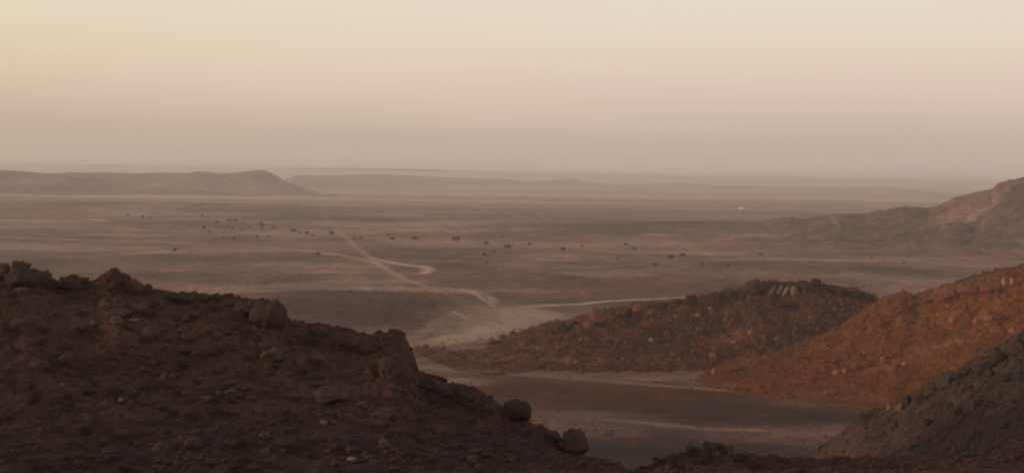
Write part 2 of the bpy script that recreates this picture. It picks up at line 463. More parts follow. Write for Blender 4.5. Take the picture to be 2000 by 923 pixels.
# --- flat-topped hill on the left
u = cols(-900, 660, 2.5)
cr = poly([(-900, 318), (-300, 328), (0, 333), (40, 333), (60, 335.5), (100, 337), (135, 335.5), (155, 338), (250, 338.5), (340, 338.5), (365, 340), (385, 337), (400, 335.5), (418, 339), (460, 338.5), (482, 336), (498, 333.5), (515, 333), (528, 337), (540, 344), (552, 353), (570, 362), (600, 371), (630, 380), (660, 392)], u)
ft = poly([(-900, 368), (0, 374), (500, 381), (600, 381), (660, 381)], u)
d_ = plain_d(u, ft)
loft('flat_topped_hill', u, [('z', -6, d_ * .88), ('z', 1, d_), ('y', cr + (ft - cr) * .42, d_ * 1.06), ('y', cr, d_ * 1.1), ('z', -10, d_ * 1.35)], [5, 18, 14, 14], m_far, lambda P: paint(P, (0.33, 0.215, 0.175), [(300, 379, 900, 14, BASE, .95, .02)]), [(5.0, 260, True), (3.0, 70, True)], 1)

# --- hill far right, two overlapping shoulders
m_mid = soil_mat('hill_soil_far', 24.0, bump=0.6, bdist=1.2, stones=False, dark=(0.065, 0.05, 0.045))
u = cols(1470, 2900, 1.6)
cr = poly([(1470, 444), (1510, 431), (1540, 427), (1575, 431), (1600, 425), (1640, 420), (1690, 421), (1725, 412), (1765, 404), (1790, 404.5), (1812, 409), (1850, 395), (1862, 388), (1880, 386), (1905, 378), (1935, 372), (1946, 360), (1965, 354), (1980, 350), (2000, 345), (2050, 340), (2150, 338), (2400, 345), (2900, 360)], u)
ft = poly([(1470, 450), (1540, 468), (1650, 480), (1800, 488), (2000, 492), (2900, 505)], u)
dc = poly([(1470, 1230), (1600, 1180), (1800, 1130), (2000, 1120), (2900, 1100)], u)
df = plain_d(u, ft)
def colF(P):
    return paint(P, (0.19, 0.105, 0.08), [(1880, 410, 90, 26, (0.36, 0.19, 0.135), .85, -0.42), (1650, 440, 90, 14, (0.17, 0.1, 0.082), .7), (1632, 434, 9, 9, PALE, .25, .6), (1900, 425, 26, 10, (0.42, 0.27, 0.21), .6, -0.9), (1945, 392, 26, 8, (0.3, 0.2, 0.16), .7, -.8), (1770, 415, 50, 8, (0.12, 0.09, 0.08), .6)])  # first, tan patch is the sunlit face painted into the hill colour
loft('far_hill', u, [('z', -5, df * .93), ('z', 0, df), ('y', cr + (ft - cr) * .4, df * .5 + dc * .5), ('y', cr, dc), ('z', -6, dc * 1.25)], [6, 40, 50, 30], m_mid, colF, [(6, 70, True), (4, 20, True)], 1, fade_rows=(.5, .8))
u = cols(1560, 2900, 1.6)
cr = poly([(1560, 478), (1620, 462), (1700, 451), (1760, 447), (1810, 444), (1850, 440), (1875, 437), (1893, 440), (1905, 444), (1915, 436), (1925, 422), (1945, 406), (1970, 392), (2000, 372), (2100, 350), (2900, 380)], u)
ft = poly([(1560, 484), (1700, 489), (2000, 494), (2900, 508)], u)
df = plain_d(u, ft)
dc = poly([(1560, 960), (1800, 980), (1905, 985), (2000, 1010), (2900, 1000)], u)
loft('far_hill_spur', u, [('z', -5, df * .95), ('z', 0, df), ('y', cr + (ft - cr) * .45, df * .5 + dc * .5), ('y', cr, dc), ('z', -6, dc * 1.12)], [6, 40, 40, 20], m_mid, lambda P: paint(P, (0.17, 0.105, 0.082), [(1980, 470, 60, 5, (0.2, 0.15, 0.13), .5), (1750, 490, 500, 12, BASE, .85, .02)]), [(4, 60, True), (3, 16, True)], 1, fade_rows=(.5, 1))

# --- middle hill
m_hill = soil_mat('hill_soil', 7.0, bump=1.0, bdist=0.6, dark=(0.05, 0.033, 0.028), pale=(0.36, 0.24, 0.19))
u = cols(780, 1800, 1.2)
crE = [(780, 688), (800, 680), (835, 672), (880, 675), (930, 672), (960, 668), (1010, 656), (1060, 649), (1110, 636), (1150, 624), (1180, 618), (1230, 609), (1300, 600), (1350, 591), (1400, 582), (1440, 575), (1470, 566), (1500, 560), (1560, 560), (1595, 557), (1620, 562), (1660, 571), (1700, 582), (1725, 592), (1760, 606), (1800, 625)]
cr = poly(crE, u)
ft = poly([(780, 692), (830, 700), (900, 722), (960, 728), (1100, 726), (1250, 722), (1400, 720), (1600, 715), (1800, 715)], u)
df = plain_d(u, ft)
dc = poly([(780, 352), (830, 356), (950, 362), (1150, 372), (1350, 385), (1500, 392), (1650, 392), (1800, 388)], u)
GG = (0.095, 0.058, 0.042)  # grey tone for the hill's shaded patches, painted into its soil colour
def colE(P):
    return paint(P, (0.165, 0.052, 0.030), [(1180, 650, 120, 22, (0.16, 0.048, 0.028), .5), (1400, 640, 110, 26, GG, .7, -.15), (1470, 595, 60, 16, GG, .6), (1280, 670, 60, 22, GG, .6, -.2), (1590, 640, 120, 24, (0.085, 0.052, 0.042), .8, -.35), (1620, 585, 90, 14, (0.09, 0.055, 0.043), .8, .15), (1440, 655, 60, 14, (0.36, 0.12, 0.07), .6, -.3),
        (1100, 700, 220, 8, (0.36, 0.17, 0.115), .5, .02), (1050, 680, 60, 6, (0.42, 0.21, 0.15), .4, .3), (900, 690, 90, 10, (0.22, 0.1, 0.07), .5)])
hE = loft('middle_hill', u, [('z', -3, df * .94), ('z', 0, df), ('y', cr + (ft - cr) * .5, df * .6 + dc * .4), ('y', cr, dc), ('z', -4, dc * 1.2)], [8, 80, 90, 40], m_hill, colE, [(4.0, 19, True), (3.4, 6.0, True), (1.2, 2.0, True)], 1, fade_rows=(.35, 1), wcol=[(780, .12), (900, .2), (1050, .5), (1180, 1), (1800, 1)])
# --- orange slope
m_orange = soil_mat('orange_hill_soil', 6.0, bump=0.9, bdist=0.3, dark=(0.09, 0.045, 0.03), pale=(0.36, 0.18, 0.10), vari=(.6, 1.3))
u = cols(1280, 2900, 1.5)
crD = [(1280, 743), (1340, 738), (1400, 724), (1480, 702), (1560, 684), (1600, 668), (1650, 642), (1700, 608), (1730, 588), (1765, 573), (1795, 580), (1830, 570), (1870, 556), (1900, 546), (1950, 533), (2000, 523), (2200, 470), (2900, 420)]
cr = poly(crD, u)
ft = poly([(1280, 744), (1400, 756), (1500, 768), (1600, 773), (1700, 777), (1850, 780), (2900, 800)], u)
df = plain_d(u, ft)
dc = poly([(1280, 318), (1480, 320), (1700, 345), (2000, 350), (2900, 340)], u)
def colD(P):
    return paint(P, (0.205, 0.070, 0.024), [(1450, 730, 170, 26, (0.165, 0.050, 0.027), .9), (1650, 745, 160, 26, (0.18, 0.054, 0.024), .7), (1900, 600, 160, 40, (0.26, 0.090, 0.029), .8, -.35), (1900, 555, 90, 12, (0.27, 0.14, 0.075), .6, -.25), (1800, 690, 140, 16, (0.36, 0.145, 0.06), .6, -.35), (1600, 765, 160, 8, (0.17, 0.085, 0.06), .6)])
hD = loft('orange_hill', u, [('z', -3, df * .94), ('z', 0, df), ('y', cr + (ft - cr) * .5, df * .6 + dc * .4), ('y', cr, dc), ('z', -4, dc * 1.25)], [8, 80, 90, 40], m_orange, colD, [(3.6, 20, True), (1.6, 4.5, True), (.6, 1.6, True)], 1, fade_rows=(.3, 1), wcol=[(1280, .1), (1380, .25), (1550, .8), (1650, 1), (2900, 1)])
# --- grey spur at the right edge
m_grey = soil_mat('grey_spur_soil', 3.6, bump=1.0, bdist=0.2, dark=(0.035, 0.028, 0.026), pale=(0.22, 0.17, 0.14))
u = cols(1540, 2900, 1.5)
cr = poly([(1540, 915), (1590, 894), (1630, 870), (1662, 846), (1685, 826), (1705, 812), (1740, 800), (1770, 788), (1800, 774), (1850, 748), (1900, 722), (1950, 692), (1985, 668), (2000, 655), (2100, 590), (2900, 420)], u)
dc = poly([(1540, 215), (1600, 205), (1685, 182), (1750, 165), (1850, 152), (2000, 140), (2900, 120)], u)
r1 = poly([(1540, 1070), (1610, 985), (1700, 905), (1850, 865), (2000, 820), (2900, 760)], u)
d1 = poly([(1540, 170), (1700, 130), (2000, 100), (2900, 90)], u)
r0 = poly([(1540, 1500), (1700, 1180), (2000, 1040), (2900, 1000)], u)
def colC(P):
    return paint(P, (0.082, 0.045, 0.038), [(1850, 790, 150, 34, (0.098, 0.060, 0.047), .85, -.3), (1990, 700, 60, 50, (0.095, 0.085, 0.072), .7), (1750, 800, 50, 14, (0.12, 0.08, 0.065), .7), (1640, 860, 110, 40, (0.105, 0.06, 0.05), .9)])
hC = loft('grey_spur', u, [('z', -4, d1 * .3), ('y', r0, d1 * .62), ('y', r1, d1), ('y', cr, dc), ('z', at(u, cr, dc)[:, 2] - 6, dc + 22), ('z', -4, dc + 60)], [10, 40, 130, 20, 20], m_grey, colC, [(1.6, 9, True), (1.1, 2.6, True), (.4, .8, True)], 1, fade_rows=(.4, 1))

# --- dark foreground hillside the photograph is taken from
m_near = soil_mat('near_hillside_soil', 2.6, bump=1.0, bdist=0.12, dark=(0.036, 0.021, 0.019), pale=(0.24, 0.165, 0.14), dk=0.9, grow=(0.075, 0.049, 0.029), vari=(.6, 1.4))
u = cols(-900, 2900, 1.8)
crA = [(-900, 380), (-300, 500), (0, 524), (25, 522), (45, 518), (70, 526), (95, 545), (115, 552), (150, 552), (185, 556), (205, 545), (225, 540), (245, 548), (280, 560), (310, 569), (350, 576), (400, 579), (440, 584), (480, 592), (510, 604), (540, 618), (562, 632), (600, 640), (640, 650), (690, 660), (715, 664), (740, 664), (768, 658), (786, 664), (800, 688), (812, 712), (822, 736), (850, 744), (870, 756), (900, 762), (930, 772), (960, 792), (1000, 812), (1040, 824), (1060, 832), (1085, 850), (1110, 868), (1150, 878), (1180, 892), (1215, 908), (1250, 926), (1280, 916), (1310, 903), (1350, 894), (1400, 892), (1440, 897), (1500, 906), (1600, 914), (1750, 912), (1900, 903), (2000, 895), (2900, 850)]
cr = poly(crA, u)
dc = poly([(-900, 110), (0, 86), (500, 78), (800, 72), (1050, 66), (1250, 60), (1350, 64), (2000, 70), (2900, 80)], u)
dm = poly([(-900, 44), (0, 44), (1250, 44), (2000, 46), (2900, 48)], u)
ym = np.maximum(poly([(-900, 930), (2900, 930)], u), cr + 28)
zb = poly([(-900, -3), (2900, -3)], u)
mid_y = cr + (ym - cr) * poly([(0, .42), (1250, .5)], u)
dmid = dm + (dc - dm) * .48
def colA(P):
    return paint(P, (0.086, 0.038, 0.031), [(200, 800, 300, 60, (0.076, 0.042, 0.040), .6), (350, 650, 260, 40, (0.122, 0.058, 0.042), .8, .2), (560, 720, 140, 30, (0.10, 0.058, 0.035), .7, .3), (640, 800, 80, 40, (0.10, 0.06, 0.034), .5), (230, 790, 90, 30, (0.095, 0.058, 0.034), .5), (1000, 880, 160, 40, (0.062, 0.034, 0.031), .7), (900, 800, 120, 30, (0.072, 0.039, 0.034), .6), (600, 905, 800, 90, (0.040, 0.022, 0.022), .9, 0)])  # last patch paints the shade of the lower slope into the soil
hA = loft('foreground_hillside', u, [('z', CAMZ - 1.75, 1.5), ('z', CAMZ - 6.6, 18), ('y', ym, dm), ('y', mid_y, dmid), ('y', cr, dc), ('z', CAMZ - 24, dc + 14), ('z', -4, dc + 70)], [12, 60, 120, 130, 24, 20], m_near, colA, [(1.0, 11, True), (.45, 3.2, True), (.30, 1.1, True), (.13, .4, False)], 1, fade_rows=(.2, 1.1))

# --- unseen hill added behind the camera so its shade falls on the foreground slope
bx = np.arange(-340, 341, 10.0); by = np.arange(-330, 5, 8.0)
BX, BY = np.meshgrid(bx, by)
rb = np.clip(-BY, 0, None)
BZ = CAMZ - 1.9 + 13 * sstep(0, 70, rb) - 72 * sstep(190, 325, rb) - 24 * sstep(120, 330, np.abs(BX + 10)) * 3.0 + 3 * fbm(BX / 40, BY / 40, 4)
P = np.stack([BX.ravel(), BY.ravel(), BZ.ravel()], 1)
props(link('shade_hill_behind', mesh_np('shade_hill_behind', P, grid_faces(len(by), len(bx)), m_near, color=np.tile(np.array((0.07, 0.047, 0.042)), (len(P), 1)))), kind='structure')

# ------------------------------------------------------------ dirt tracks
def track_mat(name, c1, c2, k):
    mt, t, b = new_mat(name)
    o = t.nodes['Material Output']
    g = t.nodes.new('ShaderNodeNewGeometry'); P = g.outputs['Position']
    a = t.nodes.new('ShaderNodeAttribute'); a.attribute_name = 'soil'
    sp = t.nodes.new('ShaderNodeSeparateColor'); t.links.new(a.outputs['Color'], sp.inputs[0])
    n1 = tnoise(t, P, 0.09, 5, 0.65); n2 = tnoise(t, P, 0.25, 4, 0.6)
    t.links.new(mixcol(t, tramp(t, n1, .35, .65), c1, c2), b.inputs['Base Color'])
    ad = t.nodes.new('ShaderNodeMath'); ad.operation = 'MULTIPLY_ADD'
    t.links.new(tramp(t, n2, .3, .7, -.18, .18), ad.inputs[0]); ad.inputs[1].default_value = 1.0
    t.links.new(sp.outputs[0], ad.inputs[2])
    al = tramp(t, ad.outputs[0], 0.1, 1.0, 0, k)
    mu = t.nodes.new('ShaderNodeMath'); mu.operation = 'MULTIPLY'
    t.links.new(al, mu.inputs[0]); t.links.new(sp.outputs[1], mu.inputs[1])
    t.links.new(mu.outputs[0], b.inputs['Alpha'])
    return mt
m_tr = track_mat('track_sand', (0.58, 0.37, 0.28), (0.78, 0.54, 0.43), 1.0)
def track(name, pts, fade=(0.1, 0.1)):
    """pts: (px, py, half width in metres, strength)"""
    A = np.array(pts, float)
    fine = []
    for i in range(len(A) - 1):
        p0, p1, p2, p3 = A[max(i - 1, 0)], A[i], A[i + 1], A[min(i + 2, len(A) - 1)]
        for t_ in np.linspace(0, 1, 14, endpoint=False):
            c_ = 0.5 * ((2 * p1) + (p2 - p0) * t_ + (2 * p0 - 5 * p1 + 4 * p2 - p3) * t_ ** 2 + (3 * p1 - p0 - 3 * p2 + p3) * t_ ** 3)
            c_[2:] = p1[2:] * (1 - t_) + p2[2:] * t_
            fine.append(c_)
    fine.append(A[-1]); fine = np.array(fine)
    W = np.array([hit_ground(p[0], p[1]) for p in fine])
    s = np.concatenate([[0], np.cumsum(np.hypot(*np.diff(W[:, :2], axis=0).T))])
    n = int(min(900, max(30, s[-1] / 2.0)))
    ss = np.linspace(0, s[-1], n)
    x = np.interp(ss, s, W[:, 0]); y = np.interp(ss, s, W[:, 1])
    ker = np.hanning(9)[1:-1]; ker /= ker.sum()
    xs = np.convolve(np.pad(x, 3, mode='reflect', reflect_type='odd'), ker, 'valid'); ys = np.convolve(np.pad(y, 3, mode='reflect', reflect_type='odd'), ker, 'valid')
    hw = np.interp(ss, s, fine[:, 2]); st = np.interp(ss, s, fine[:, 3])
    tx = np.gradient(xs); ty = np.gradient(ys); ln = np.hypot(tx, ty) + 1e-9
    nx, ny = -ty / ln, tx / ln
    hw = hw * (1 + 0.35 * noise2(ss / 25, ss * 0 + len(pts)))
    ends = np.minimum(np.clip(ss / (s[-1] * fade[0] + 1e-6), 0, 1), np.clip((s[-1] - ss) / (s[-1] * fade[1] + 1e-6), 0, 1))
    C = 9
    V, colr = [], []
    for j in range(C):
        q = (j / (C - 1)) * 2 - 1
        X = xs + nx * hw * q * 1.5; Y = ys + ny * hw * q * 1.5
        Z = ground_h(X, Y) + 0.05 + 0.00016 * np.hypot(X, Y)
        V.append(np.stack([X, Y, Z], 1))
        e = np.clip(1.05 - abs(q) * 1.1, 0, 1)
        c = np.zeros((n, 3)); c[:, 0] = e; c[:, 1] = st * ends
        colr.append(c)
    V = np.stack(V, 1).reshape(-1, 3); colr = np.stack(colr, 1).reshape(-1, 3)
    return props(link(name, mesh_np(name, V, grid_faces(n, C), m_tr, color=colr)), kind='structure')
track('dirt_track', [(603, 384, 7, .15), (614, 396, 6, .18), (628, 410, 6, .2), (634, 424, 5, .22), (652, 438, 5, .28), (660, 452, 4, .32), (684, 470, 3.5, .4), (694, 482, 3.2, .45), (718, 500, 3, .55), (744, 519, 3.4, .8), (766, 533, 3.2, .85), (796, 547, 3.2, .95), (850, 567, 3, 1), (880, 578, 3, 1), (910, 588, 3.4, 1), (950, 598, 5, .95), (990, 606, 9, .8), (1020, 612, 14, .5)], (.1, .12))
track('dirt_track', [(-250, 452, 7, .6), (0, 463, 7, .65), (60, 466, 7, .7), (100, 467, 6, .5), (140, 469, 8, .7), (200, 471, 6, .5), (300, 472, 7, .5), (350, 475, 11, .7), (400, 476, 8, .25), (440, 479, 5, .1), (480, 482, 5, .3), (510, 484, 6, .8), (580, 488, 5.5, .75), (650, 497, 4.5, .6), (710, 507, 3.5, .6), (745, 518, 3, .7)], (0.01, .02))
track('dirt_track', [(716, 502, 3, .8), (760, 512, 3.2, .95), (800, 519, 3.6, 1), (826, 521, 4, 1), (838, 526, 4.2, 1), (831, 533, 3.4, .9), (812, 536, 3, .8), (785, 538, 3, .4)], (.05, .15))
track('dirt_track', [(850, 561, 2.5, .6), (895, 567, 2.8, .9), (922, 571, 2.8, 1), (937, 580, 1.7, .9), (955, 592, 1.3, .9), (972, 602, 1.5, .7)], (.15, .05))
track('dirt_track', [(985, 604, 5, .7), (1080, 596, 3.4, .9), (1130, 595, 3, .9), (1180, 589, 2.8, 1), (1280, 584, 2.7, .95), (1400, 577, 2.6, .8), (1480, 573, 2.6, .5)], (.1, .1))
track('dirt_track', [(870, 605, 1.2, .5), (905, 618, 1.1, .9), (930, 633, 1.1, .8)], (.2, .2))
track('sandy_wash', [(780, 671, 6, .4), (860, 663, 10, .6), (930, 652, 16, .7), (985, 636, 24, .7), (1030, 617, 26, .65), (1075, 604, 12, .5)], (.15, .1))
track('dirt_track', [(820, 712, 2.6, .25), (1000, 729, 3.0, .22), (1180, 744, 3.0, .22), (1350, 758, 2.0, .35), (1510, 767, 1.4, .4)], (.2, .1))
track('dirt_track', [(1080, 812, 2.8, .22), (1260, 826, 3.0, .26), (1380, 838, 1.8, .3), (1490, 846, 1.2, .3)], (.3, .3))

# ------------------------------------------------------------ stones
def ico(sub):
    import bmesh
    bm = bmesh.new(); bmesh.ops.create_icosphere(bm, subdivisions=sub, radius=1.0)
    V = np.array([v.co[:] for v in bm.verts]); Fc = np.array([[v.index for v in f.verts] for f in bm.faces]); bm.free()
    return V, Fc
ICO = {k: ico(k) for k in (1, 2, 3, 4)}
def rock_shape(seed, sub=3, cuts=9, rough=0.12, blocky=0.62):
    rs = np.random.RandomState(seed)
    V, Fc = ICO[sub]; V = V.copy()
    for _ in range(cuts):
        n = rs.normal(size=3); n /= np.linalg.norm(n)
        dd = rs.uniform(blocky, 0.92)
        q = V @ n - dd
        V -= np.outer(np.clip(q, 0, None) * 0.94, n)
    r = 1 + rough * noise3(V * 1.6 + seed) + rough * 0.6 * noise3(V * 4.1 + seed * 2) + (rough * 0.45 * noise3(V * 9.0 + seed) if sub > 2 else 0) + (rough * 0.3 * noise3(V * 19.0 + seed) if sub > 3 else 0)
    V *= r[:, None]
    V[:, 2] += rough * .5 * noise2(V[:, 0] * 3.1 + seed, V[:, 1] * 3.1)
    V /= np.abs(V).max(0)[None, :]
    return V, Fc
BVH = {'near': hA[1], 'grey': hC[1], 'orange': hD[1], 'middle': hE[1]}
def cast(px, py, which=None):
    d = ray(np.array(px), np.array(py)); dv = Vector(d).normalized()
    best = None
    for k in ([which] if which else BVH):
        h = BVH[k].ray_cast(Vector((0, 0, CAMZ)), dv, 3000)
        if h[0] is not None and (best is None or h[3] < best[2]): best = (h[0], h[1], h[3], k)
    return best
r_dark = rock_mat('dark_varnished_rock', (0.056, 0.034, 0.029), (0.090, 0.055, 0.045))
r_near2 = rock_mat('brown_weathered_rock', (0.080, 0.050, 0.040), (0.115, 0.076, 0.060))
r_pale = rock_mat('pale_rock', (0.16, 0.105, 0.085), (0.24, 0.165, 0.135), .4)
r_red = rock_mat('reddish_rock', (0.13, 0.05, 0.034), (0.22, 0.085, 0.056))
r_slab = rock_mat('pale_pink_slab', (0.24, 0.12, 0.085), (0.32, 0.17, 0.125))
r_orange = rock_mat('orange_rock', (0.12, 0.042, 0.02), (0.22, 0.078, 0.034))
r_opale = rock_mat('pale_orange_rock', (0.30, 0.13, 0.06), (0.40, 0.19, 0.10))
r_grey = rock_mat('grey_green_rock', (0.050, 0.036, 0.028), (0.082, 0.060, 0.046))
rock_n = [0]
def boulder(px, py, wpx, hpx, mat, label, which=None, tilt=0.0, sub=4, name='boulder', sink=0.25, depth=1.0, blocky=.62, group=None, seed=None, cuts=9, cat=None, rough=.2):
    """a single rock whose foot is at photo point (px, py) and that shows wpx by hpx"""
    hit = cast(px, py, which)
    if hit is None:
        for dy in range(1, 60):
            hit = cast(px, py + dy, which)
            if hit: break
    loc, nr, dd, k = hit
    rock_n[0] += 1
    if name in ('crag', 'rock_outcrop', 'rock_ledge'): rough = .34
    sd = seed if seed is not None else 100 + rock_n[0]
    V, Fc = rock_shape(sd, sub, cuts, rough, blocky)
    sc = dd / F
    hx = wpx * sc / 2; hz = hpx * sc * (1 + sink) / 2; hy = hx * depth
    V = V * np.array([hx, hy, hz])
    c, s_ = math.cos(tilt), math.sin(tilt)
    X = V[:, 0] * c + V[:, 2] * s_; Z = -V[:, 0] * s_ + V[:, 2] * c
    V = np.stack([X, V[:, 1], Z], 1)
    me = mesh_np(name, V, Fc, mat)
    dirh = Vector((loc.x, loc.y, 0)).normalized()
    o = link(name, me, loc=loc + dirh * hy * .55 + Vector((0, 0, hz - hpx * sc * sink)))
    props(o, label, cat or ('boulder' if name == 'boulder' else 'rock'), group)
    return o

# foreground, biggest first
boulder(522, 640, 82, 60, r_dark, 'big rounded boulder with a steep right side on the ridge of the dark hillside', 'near', .1, sink=.35, blocky=.75, seed=3)
boulder(480, 612, 60, 24, r_dark, 'low dark ledge of rock leaning on the left of the big rounded boulder', 'near', -.1, depth=.7, name='rock_ledge')
boulder(770, 742, 76, 50, r_dark, 'largest dark outcrop, a square-shouldered block dropping steeply to the sandy wash', 'near', .22, sink=.4, blocky=.55, seed=12, name='rock_outcrop')
boulder(712, 690, 60, 34, r_dark, 'flat dark rock on the left shoulder of the square-shouldered outcrop', 'near', .1, sink=.4, name='rock_outcrop')
boulder(1010, 824, 64, 42, r_dark, 'dark round-nosed boulder overhanging the pale valley floor on the lower ridge', 'near', .05, sink=.12, blocky=.7, seed=21)
boulder(1122, 878, 56, 46, r_dark, 'dome-shaped dark boulder low on the ridge just above the bottom edge', 'near', 0, sink=.3, blocky=.78, seed=5)
boulder(1080, 862, 40, 20, r_dark, 'low dark rock between the two round boulders of the lower ridge', 'near', .3, name='rock')
boulder(900, 785, 62, 30, r_dark, 'long dark rock step on the ridge below the square-shouldered outcrop', 'near', .35, name='rock_ledge')
boulder(855, 768, 60, 24, r_dark, 'wedge of dark rock at the foot of the square-shouldered outcrop', 'near', .35, name='rock_ledge')
boulder(42, 560, 84, 48, r_dark, 'highest dark crag of the left ridge, knobbly on top', 'near', 0, sink=.4, seed=31, blocky=.58, name='crag')
boulder(45, 520, 30, 14, r_dark, 'small dark knob crowning the highest crag of the left ridge', 'near', 0, sink=.4, name='crag')
boulder(88, 560, 52, 30, r_dark, 'dark rock shoulder on the right of the highest crag', 'near', .35, sink=.3, name='crag')
boulder(-4, 548, 60, 34, r_dark, 'dark rock cut by the left edge of the picture beside the highest crag', 'near', 0, sink=.4, name='crag')
boulder(42, 572, 26, 12, r_near2, 'small pale-topped stone at the foot of the highest crag', 'near', 0, name='rock')
boulder(140, 568, 62, 30, r_dark, 'low dark outcrop between the two peaks of the left ridge', 'near', 0, sink=.4, name='rock_outcrop')
boulder(224, 566, 58, 36, r_dark, 'second peak of the left ridge, a pointed dark crag', 'near', .1, sink=.4, blocky=.5, seed=44, name='crag')
boulder(256, 572, 44, 24, r_dark, 'sloping dark rock on the right side of the pointed crag', 'near', .4, sink=.4, name='crag')
boulder(290, 572, 18, 18, r_dark, 'small upright dark rock right of the pointed crag', 'near', 0, name='rock')
boulder(350, 590, 46, 18, r_dark, 'flat dark rock on the ridge halfway between pointed crag and rounded boulder', 'near', .1, name='rock')
boulder(424, 588, 14, 18, r_dark, 'little finger of rock standing up from the ridge line', 'near', 0, name='rock')
boulder(400, 588, 30, 12, r_dark, 'flat rock just left of the little finger of rock', 'near', 0, name='rock')
boulder(452, 600, 34, 14, r_dark, 'low rock between the finger of rock and the rounded boulder', 'near', .1, name='rock')
boulder(270, 612, 40, 18, r_near2, 'brown rock on the slope below the pointed crag', 'near', 0, name='rock')
boulder(235, 620, 50, 18, r_dark, 'dark flat rock in the hollow below the pointed crag', 'near', 0, name='rock')
boulder(620, 655, 40, 18, r_dark, 'low dark rock on the ridge right of the rounded boulder', 'near', .2, name='rock')
boulder(645, 790, 80, 34, r_near2, 'olive-brown humped rock in the middle of the dark slope', 'near', 0, name='rock')
boulder(530, 705, 46, 26, r_near2, 'brown rock with dark left side below the rounded boulder', 'near', 0, name='rock')
for q in [(432, 770, 26, 8, 'flat whitish stone, largest of the pale stones on the dark slope'), (450, 766, 14, 6, 'small whitish stone touching the largest pale stone'), (122, 755, 8, 8, 'pale stone on the far left of the dark slope'), (632, 830, 16, 12, 'pale stone below the humped rock on the dark slope'), (262, 628, 22, 5, 'thin pale stone strip under the ridge hollow'), (236, 784, 10, 8, 'pale stone low down left on the dark slope'), (687, 900, 20, 8, 'pale stone near the bottom edge of the dark slope'), (1082, 892, 14, 6, 'pale stone beneath the two round boulders'), (850, 884, 8, 6, 'tiny pale stone alone in the lower right of the dark slope'), (190, 556, 10, 5, 'small light stone left of the pointed crag')]:
    boulder(q[0], q[1], q[2], q[3], r_pale, q[4], 'near', 0, sub=2, name='rock')
# valley bottom rocks
boulder(1390, 872, 36, 16, r_dark, 'dark rock poking up against the shadowed valley floor at bottom centre right', 'near', .2, name='rock')
r_crest = rock_mat('dark_crest_rock', (0.036, 0.018, 0.014), (0.06, 0.030, 0.022))
# middle hill
boulder(1478, 574, 46, 30, r_crest, 'big dark block at the left end of the middle hill crest rocks', 'middle', 0, sink=.2, blocky=.5, seed=61)
for i, (x_, wd, ht, tl, ds) in enumerate([(1506, 8, 30, .6, 'leftmost and thinnest'), (1520, 9, 31, .55, 'second from left and brightest'), (1535, 8, 30, .5, 'third from left'), (1549, 13, 26, .25, 'rightmost and broadest')]):
    boulder(x_, 579, wd * 1.3, ht * .78, r_slab, ds + ' of the four leaning pale slabs on the middle hill crest', 'middle', tl, sink=.15, blocky=.5, name='rock_slab', depth=.8, group='leaning pale slabs on the middle hill')
boulder(1530, 571, 104, 24, r_crest, 'dark cap rock behind the leaning pale slabs', 'middle', 0, depth=.2, name='rock', sink=.2)
boulder(1565, 568, 44, 20, r_crest, 'flat dark rock right of the leaning pale slabs', 'middle', 0, name='rock')
boulder(1593, 562, 24, 18, r_crest, 'dark knob on the highest point right of the pale slabs', 'middle', 0, name='rock', seed=70)
boulder(1630, 574, 56, 18, r_crest, 'flat dark ledge right of the crest knob of the middle hill', 'middle', .12, name='rock_ledge')
boulder(1672, 584, 56, 18, r_crest, 'dark ledge at the right end of the middle hill crest', 'middle', .2, name='rock_ledge')
for q in [(1575, 570, 34, 16, 'broken dark rock under the flat rock of the middle hill crest', .1), (1608, 569, 26, 16, 'jagged dark rock just right of the crest knob', 0), (1645, 578, 30, 14, 'broken dark rock between the two crest ledges', .2), (1690, 587, 34, 12, 'last dark broken rock where the middle hill crest drops to the saddle', .3), (1455, 584, 30, 16, 'dark rock tumbled at the left foot of the big crest block', 0), (1530, 598, 46, 8, 'dark rubble rock below the leaning pale slabs', 0)]:
    boulder(q[0], q[1], q[2], q[3], r_crest, q[4], 'middle', q[5], sub=3, name='crag', blocky=.45, cuts=12)
for q in [(1170, 636, 36, 26, 'tallest dark rock on the left shoulder of the middle hill'), (1152, 644, 26, 14, 'dark rock just left of the tallest shoulder rock'), (1188, 630, 22, 14, 'dark rock just right of the tallest shoulder rock'),
          (1248, 612, 26, 16, 'dark pointed rock on the middle hill ridge above the sandy junction'), (1226, 620, 14, 14, 'small dark rock left of the pointed ridge rock'), (1272, 616, 18, 12, 'dark rock right of the pointed ridge rock'), (1292, 602, 20, 10, 'dark flat rock midway up the middle hill ridge'),
          (1328, 594, 16, 10, 'small dark rock in the upper ridge of the middle hill'), (1348, 594, 28, 14, 'dark double rock on the upper ridge of the middle hill'), (1406, 592, 12, 22, 'upright dark rock on the upper ridge beside pale stones'), (1424, 582, 30, 14, 'dark rock left of the big crest block'),
          (1100, 645, 24, 12, 'dark rock near the lower end of the middle hill ridge'), (1075, 652, 26, 10, 'low dark rock furthest down the middle hill ridge'), (1118, 640, 16, 12, 'small rock on the lower ridge right of the low dark rock'),
          (905, 705, 14, 8, 'small dark rock on the toe of the middle hill')]:
    boulder(q[0], q[1] + 2, q[2] * 1.15, q[3] * 1.45, r_red if q[0] % 3 == 0 else r_crest, q[4], 'middle', 0, sub=3, sink=.15, name='rock', blocky=.4, cuts=12, rough=.3)
for q in [(1135, 667, 8, 8, 'bright stone on the left flank of the middle hill'), (1272, 668, 10, 8, 'pale stone in the centre of the middle hill flank'), (1388, 605, 10, 7, 'pale stone just below the upper ridge of the middle hill'), (1466, 652, 10, 7, 'pale stone on the reddish flank below the pale slabs'), (1320, 620, 8, 6, 'pale stone halfway up the middle hill')]:
    boulder(q[0], q[1], q[2], q[3], r_slab, q[4], 'middle', 0, sub=2, name='rock')
